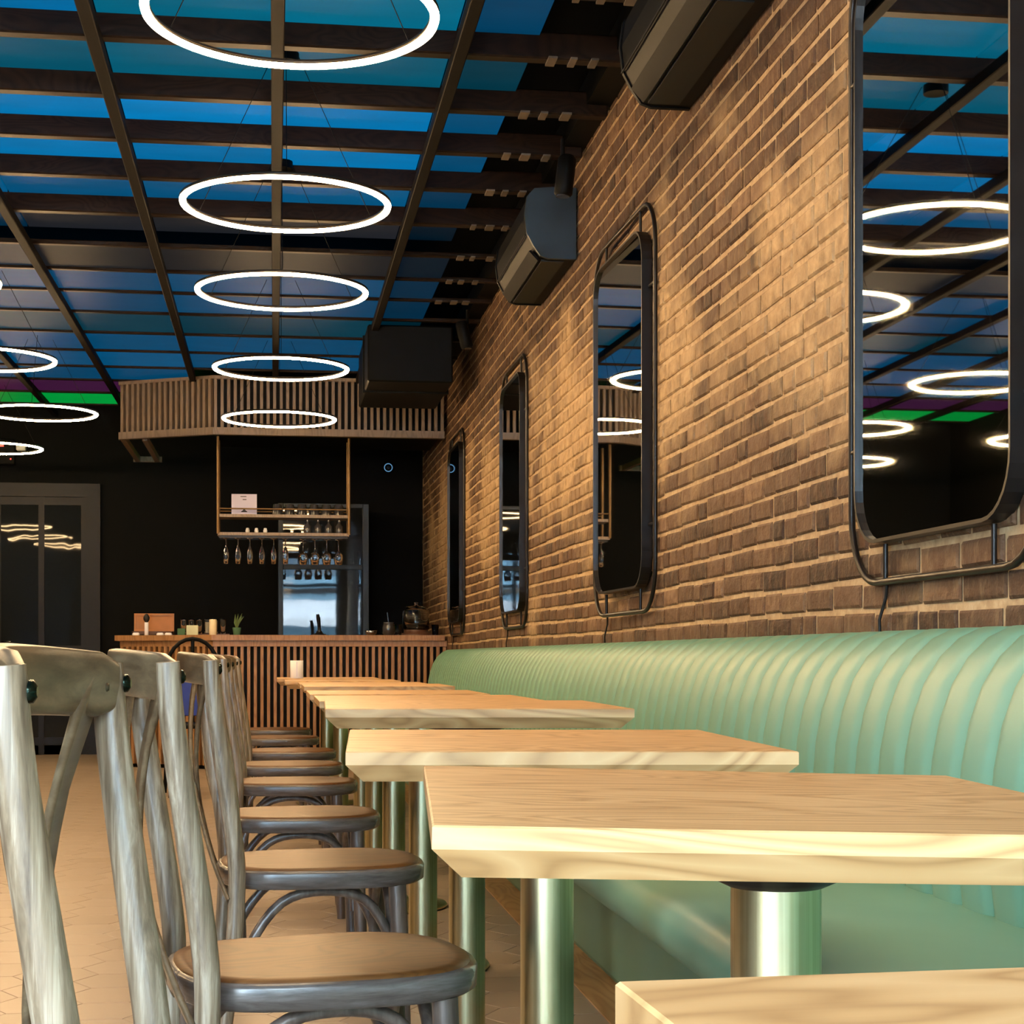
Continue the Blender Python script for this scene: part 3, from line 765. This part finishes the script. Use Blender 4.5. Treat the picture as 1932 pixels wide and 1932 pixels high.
# ------------------------------------------------------------------ hanging shelf with glasses
SX0, SX1, SY, SZ = -.437, .60, 13.66, 1.862
hs = thing('hanging_shelf', 'brass framed shelf hanging from the canopy over the bar', 'shelf', (0, SY, SZ))
SD = .26
for x in (SX0, SX1):
    for y in (0, SD): obj('rod', MB().tube([(x, y, 0), (x, y, CZ0 - .02 - SZ)], .011, 8), 'brassrod', hs)
for zz, nm in ((.0, 'bottom_shelf'), (.145, 'upper_shelf')):
    obj(nm, box(SX0, SX1, 0, SD, zz - .012, zz + .012), 'paleslat', hs)
for y in (0, SD): obj('guard_rail', MB().tube([(SX0, y, .2), (SX1, y, .2)], .006, 8), 'brassrod', hs)
for k in range(5): obj('glass_rack', box(SX0 + .01, SX1 - .01, .03 + k * .05, .036 + k * .05, -.03, -.012), 'iron', hs)
cd = thing('sign_card', 'white printed card standing on the hanging shelf', 'card', (-.232, SY + .06, SZ + .157))
obj('sheet', box(-.1, .1, 0, .004, 0, .165), 'card', cd)
emb = [(-.024, .02), (.024, .02), (.024, .026), (.012, .034), (.004, .046), (-.004, .046), (-.012, .034), (-.024, .026)]
obj('emblem', MB().add([(x, -.0008, z) for x, z in emb] + [(x, .0005, z) for x, z in emb], [tuple(range(8))] + [(i, i + 8, (i + 1) % 8 + 8, (i + 1) % 8) for i in range(8)]), 'ink', cd)
for i, (x, z, wd) in enumerate(((-.03, .142, .036), (-.002, .142, .02), (-.012, .118, .03))): obj('print_line', box(x, x + wd, -.0008, .0005, z, z + .006), 'ink', cd)
def flute(x, y, lab, wine=False):
    t = thing('stemware', lab, 'glass', (x, y, SZ - .03), 0, 'glasses hanging under the shelf')
    if wine: p = [(.034, 0), (.034, -.003), (.005, -.008), (.004, -.09), (.012, -.10), (.034, -.125), (.038, -.155), (.031, -.205), (.029, -.205), (.036, -.155), (.032, -.127), (.0, -.105)]
    else: p = [(.032, 0), (.032, -.003), (.005, -.008), (.0045, -.065), (.010, -.075), (.023, -.115), (.025, -.15), (.02, -.205), (.0185, -.205), (.0235, -.15), (.0215, -.117), (.0, -.08)]
    obj('glass_body', MB().lathe(p, 16), 'clear', t)
names = ['first', 'second', 'third', 'fourth', 'fifth', 'sixth']
for k in range(6): flute(-.375 + k * .094, SY + .05, '%s champagne flute from the left hanging under the brass shelf' % names[k])
for k in range(4): flute(.235 + k * .095, SY + .12, '%s wine glass hanging under the right half of the shelf, counted leftwards from the end' % names[3 - k], True)
for k in range(3):
    t = thing('white_jar', '%s of three small white jars on the lower hanging shelf' % ['leftmost', 'middle', 'rightmost'][k], 'jar', (-.205 + k * .07, SY + .05, SZ + .012), 0, 'white jars on the lower shelf')
    obj('body', MB().lathe([(.012, 0), (.016, .006), (.016, .022), (.011, .028)], 14), 'white', t); obj('lid', MB().lathe([(.0125, .028), (.0125, .036), (.006, .039)], 14), 'white', t)
for k in range(4):
    t = thing('small_bottle', '%s dark bottle on the lower hanging shelf, right half' % names[k], 'bottle', (.27 + k * .085, SY + .1, SZ + .012), 0, 'dark bottles on the lower shelf')
    obj('body', MB().lathe([(.028, 0), (.03, .006), (.03, .06), (.012, .082), (.011, .1)], 16), 'smoke', t); obj('cap', MB().cyl(0, 0, .1, .112, .0125, 12), 'boltm', t)
for k in range(6):
    t = thing('tumbler', '%s upturned smoky tumbler from the left on the upper hanging shelf' % names[k], 'glass', (.03 + k * .098, SY + .1, SZ + .157), 0, 'tumblers on the upper shelf')
    obj('glass_body', MB().lathe([(.042, 0), (.042, .01), (.036, .085), (.03, .09)], 18), 'smoke', t)

# ------------------------------------------------------------------ things on the bar
BT = 1.055
def on(x, dy, lab, name, cat, group=None, rz=0): return thing(name, lab, cat, (x, BYF + dy, BT), rz, group)
t = on(-.97, .55, 'open honey-coloured wooden box at the left end of the bar', 'wooden_box', 'box')
for a in (box(-.165, .165, -.09, .09, 0, .008), box(-.165, .165, -.09, -.08, 0, .035), box(-.165, .165, .08, .09, 0, .035), box(-.165, -.155, -.09, .09, 0, .035), box(.155, .165, -.09, .09, 0, .035)):
    obj('tray_side', a, 'brown', t)
lid = obj('lid', MB().box(-.155, .165, .082, .094, .036, .182), 'boxwood', t)
for a in (box(-.155, .165, .07, .083, .165, .182), box(-.155, .165, .07, .083, .036, .053), box(-.155, -.138, .07, .083, .053, .165), box(.148, .165, .07, .083, .053, .165)): obj('lid_rim', a, 'boxwood', lid)
t = on(-1.01, .40, 'slim white tube with a black brush head standing before the wooden box', 'brush_tube', 'bottle')
obj('tube', MB().cyl(0, 0, 0, .105, .016, 16, c=.002), 'white', t); obj('brush_head', MB().lathe([(.01, .105), (.024, .125), (.026, .145), (.012, .17), (.0, .175)], 14), 'cord', t)
for k, (x, lab) in enumerate(((-1.09, 'small white crumpled packet left of the brush tube'), (-.90, 'small white crumpled packet right of the brush tube'), (-.835, 'small white crumpled packet near the glass tube rack'))):
    t = on(x, .36, lab, 'paper_packet', 'packet', 'white packets on the bar')
    obj('wrapper', layer([(sc(seat_outline(.028, .016, .013, 12), 1), 0), (sc(seat_outline(.03, .017, .014, 12), 1), .012), (sc(seat_outline(.02, .01, .008, 12), 1), .022)]), 'white', t)
t = on(-.55, .25, 'wooden rack of clear glass tubes on the bar', 'tube_rack', 'rack')
obj('tray', box(-.2, .2, -.05, .05, 0, .012), 'brown', t)
for k in range(6):
    x = -.16 + k * .062
    g = obj('glass_tube', MB().lathe([(.02, .012), (.022, .03), (.022, .115), (.026, .13), (.024, .13), (.0195, .113), (.019, .03), (0, .018)], 14, None, (x, .01, 0)), 'clear', t)
    if k in (1, 3, 4): obj('filling', MB().cyl(x, .01, .02, .045 + .02 * k, .0175, 12), 'cream', g)
for x, h, m_, lab, nm in ((-.72, .05, 'green', 'small dark green box beside the tube rack', 'green_box'), (-.635, .075, 'pale', 'pale green printed box in front of the tube rack', 'printed_box')):
    t = on(x, .13, lab, nm, 'box'); wd = .03 if m_ == 'green' else .045
    obj('body', box(-wd, wd, -.03, .03, 0, h, c=.002), m_, t); obj('flap', box(-wd + .003, wd - .003, -.028, .028, h, h + .002), m_, t)
t = on(-.475, .14, 'tall cream pillar candle in front of the tube rack', 'pillar_candle', 'candle')
obj('wax', MB().cyl(0, 0, 0, .125, .03, 20, c=.004), 'cream', t); obj('wick', MB().cyl(0, 0, .125, .137, .0015, 6), 'cord', t)
t = on(-.29, .2, 'small potted green sprig at the right of the tube rack', 'potted_sprig', 'plant')
obj('pot', MB().lathe([(.026, 0), (.034, .06), (.03, .062)], 16), 'green', t)
for k in range(7):
    A = k * .9; obj('leaf', MB().tube([(0, 0, .05), (.015 * math.cos(A), .015 * math.sin(A), .1), (.035 * math.cos(A) + .02, .035 * math.sin(A), .15 + .004 * k)], [.4, 1, .1], 6, flat=(.009, .002)), 'leaf', t)
t = on(.37, .42, 'black beer tap with upright handle on the bar before the glass', 'beer_tap', 'tap')
obj('base', MB().lathe([(.06, 0), (.06, .01), (.03, .02), (.02, .04)], 20), 'iron', t); obj('column', MB().cyl(0, 0, .03, .07, .014, 12), 'iron', t)
obj('handle', MB().tube([(0, 0, .07), (-.008, 0, .14), (-.014, 0, .175)], [.013, .017, .012], 10), 'black', t); obj('spout', MB().tube([(0, 0, .06), (0, -.05, .055), (0, -.06, .03)], .007, 8), 'steel', t)
t = on(.79, .40, 'small dark chrome bowl on the bar right of the tap', 'steel_bowl', 'bowl')
obj('body', MB().lathe([(.02, 0), (.045, .018), (.05, .045), (.047, .045), (.042, .02), (0, .006)], 20), 'steel', t)
t = on(.93, .35, 'dark glass jug with a straw on the bar beside the dispenser', 'glass_jug', 'jug')
obj('body', MB().lathe([(.03, 0), (.05, .02), (.05, .07), (.04, .1), (.045, .11), (.042, .11), (.036, .098), (.045, .07), (.045, .022), (0, .01)], 20), 'smoke', t)
obj('straw', MB().tube([(.01, 0, .02), (-.01, 0, .19)], .004, 8), 'clear', t); obj('jug_handle', MB().tube(smooth_path([(.045, 0, .09), (.08, 0, .08), (.08, 0, .04), (.048, 0, .03)], 4), .006, 8), 'smoke', t)
t = on(1.155, .35, 'clear glass drink dispenser with lid on a dark wooden stand', 'drink_dispenser', 'dispenser')
obj('stand', MB().lathe([(.13, 0), (.13, .018), (.1, .025), (.1, .05)], 24), 'brown', t)
g = obj('glass_body', MB().lathe([(.105, .05), (.11, .06), (.11, .2), (.08, .225), (.076, .222), (.105, .196), (.105, .062), (0, .056)], 28), 'clear', t)
obj('lid', MB().lathe([(.085, .226), (.083, .238), (.02, .246), (.012, .262), (.018, .272), (.0, .276)], 24), 'clear', t)
obj('spigot', MB().tube([(0, -.108, .08), (0, -.14, .08), (0, -.145, .06)], .008, 8), 'steel', t)
for k, (x, lab) in enumerate(((1.30, 'small clear tumbler on the bar right of the dispenser, nearest the wall'), (1.0, 'small clear tumbler on the bar left of the dispenser'))):
    t = on(x, .22, lab, 'drinking_glass', 'glass', 'clear tumblers on the bar'); obj('glass_body', MB().lathe([(.025, 0), (.032, .09), (.029, .09), (.022, .006), (0, .005)], 16), 'clear', t)

# ------------------------------------------------------------------ dark glass cabinet behind the bar, door, sign, camera
fg = thing('glass_cabinet', 'dark framed tall glass-fronted cabinet behind the bar, reflecting the street', 'cabinet', (.44, 15.1, 0))
obj('body', box(-.40, .40, .03, .66, 0, 2.24), 'black', fg)
for x0, x1, z0, z1, nm in ((-.40, -.355, .9, 2.24, 'stile'), (.345, .40, .9, 2.24, 'stile'), (-.355, .345, 1.655, 1.70, 'middle_rail'), (-.355, .345, 2.20, 2.24, 'top_rail'), (-.355, .345, .9, .96, 'bottom_rail')):
    obj(nm, box(x0, x1, -.02, .03, z0, z1, c=.004), 'teal', fg)
obj('glass_pane', box(-.355, .345, 0, .01, .96, 1.655), 'barglass', fg); obj('glass_pane', box(-.355, .345, 0, .01, 1.70, 2.20), 'barglass', fg)
dr = bpy.data.objects.new('door_1', None); C.objects.link(dr); dr['kind'] = 'structure'; dr.location = (-2.075, BY, 0)
obj('frame', box(-.52, -.40, -.07, 0, 0, 2.45), 'doorframe', dr); obj('frame', box(.40, .52, -.07, 0, 0, 2.45), 'doorframe', dr); obj('frame', box(-.40, .40, -.07, 0, 2.33, 2.45), 'doorframe', dr)
obj('leaf', box(-.40, .40, -.03, -.005, 0, 2.33), 'doorframe', dr)
for zz in (.12, .95, 2.29): obj('rail', box(-.40, .40, -.052, -.03, zz - .035, zz + .035), 'doorframe', dr)
for x in (-.38, 0, .375): obj('stile', box(x - .025, x + .025, -.055, -.03, 0, 2.33), 'doorframe', dr)
for x0, x1 in ((-.355, -.025), (.025, .35)):
    for z0, z1 in ((.155, .915), (.985, 2.255)): obj('pane', box(x0, x1, -.042, -.03, z0, z1), 'doorglass', dr)
obj('door_handle', MB().tube([(-.34, -.05, 1.02), (-.34, -.1, 1.02), (-.26, -.1, 1.02)], .01, 8), 'steel', dr)
ex = thing('exit_sign', 'red lit exit sign high on the dark wall at the left edge', 'sign', (-2.58, BY, 2.652))
obj('housing', box(-.32, .275, -.06, 0, -.04, .19, c=.008), 'black', ex)
fc_ = bpy.data.curves.new('letters', 'FONT'); fc_.body = 'EXIT'; fc_.size = .205; fc_.align_x = 'CENTER'; fc_.extrude = .003; fc_.offset = .004
fo = bpy.data.objects.new('letters_tmp', fc_); C.objects.link(fo); bpy.context.view_layer.update()
me = bpy.data.meshes.new_from_object(fo.evaluated_get(bpy.context.evaluated_depsgraph_get())); me.materials.clear()
bpy.data.objects.remove(fo)
obj('letters', me, 'reds', ex, (-.035, -.064, .005), (R(90), 0, 0))
obj('status_light', MB().lathe([(.006, 0), (.005, .004), (0, .005)], 10, Matrix.Translation((.238, -.06, .012)) @ Matrix.Rotation(R(90), 4, 'X')), 'reds', ex)
obj('lamp_head', box(.285, .37, -.07, 0, .09, .145, c=.008), 'white', ex)
sc_ = thing('security_camera', 'small round security camera with a pale blue ring on the back wall', 'camera', (1.055, BY, 2.64))
mt = Matrix.Rotation(R(90), 4, 'X')
obj('housing', MB().lathe([(.05, 0), (.05, .04), (.042, .055), (.02, .06)], 24, mt), 'black', sc_)
rg = ring_mesh(.036, [(.004, .056), (.002, .062), (-.003, .062), (-.004, .056)], 28); rg.v = [tuple(mt @ Vector(p)) for p in rg.v]
obj('reflective_ring', rg, 'reflectblue', sc_); obj('lens', MB().lathe([(.013, .06), (.01, .066), (0, .068)], 16, mt), 'steel', sc_)  # faint blue glow stands in for a reflection on the ring

# ------------------------------------------------------------------ cup on the farthest table
cu = thing('white_cup', 'white cylindrical cup standing on the farthest table', 'cup', (.135, 10.02, .756))
obj('body', MB().lathe([(.036, 0), (.038, .004), (.038, .105), (.035, .105), (.034, .008), (0, .006)], 24), 'white', cu)
obj('seam', box(-.002, .002, -.0395, -.036, .01, .098), 'card', cu)
bpy.context.view_layer.update()
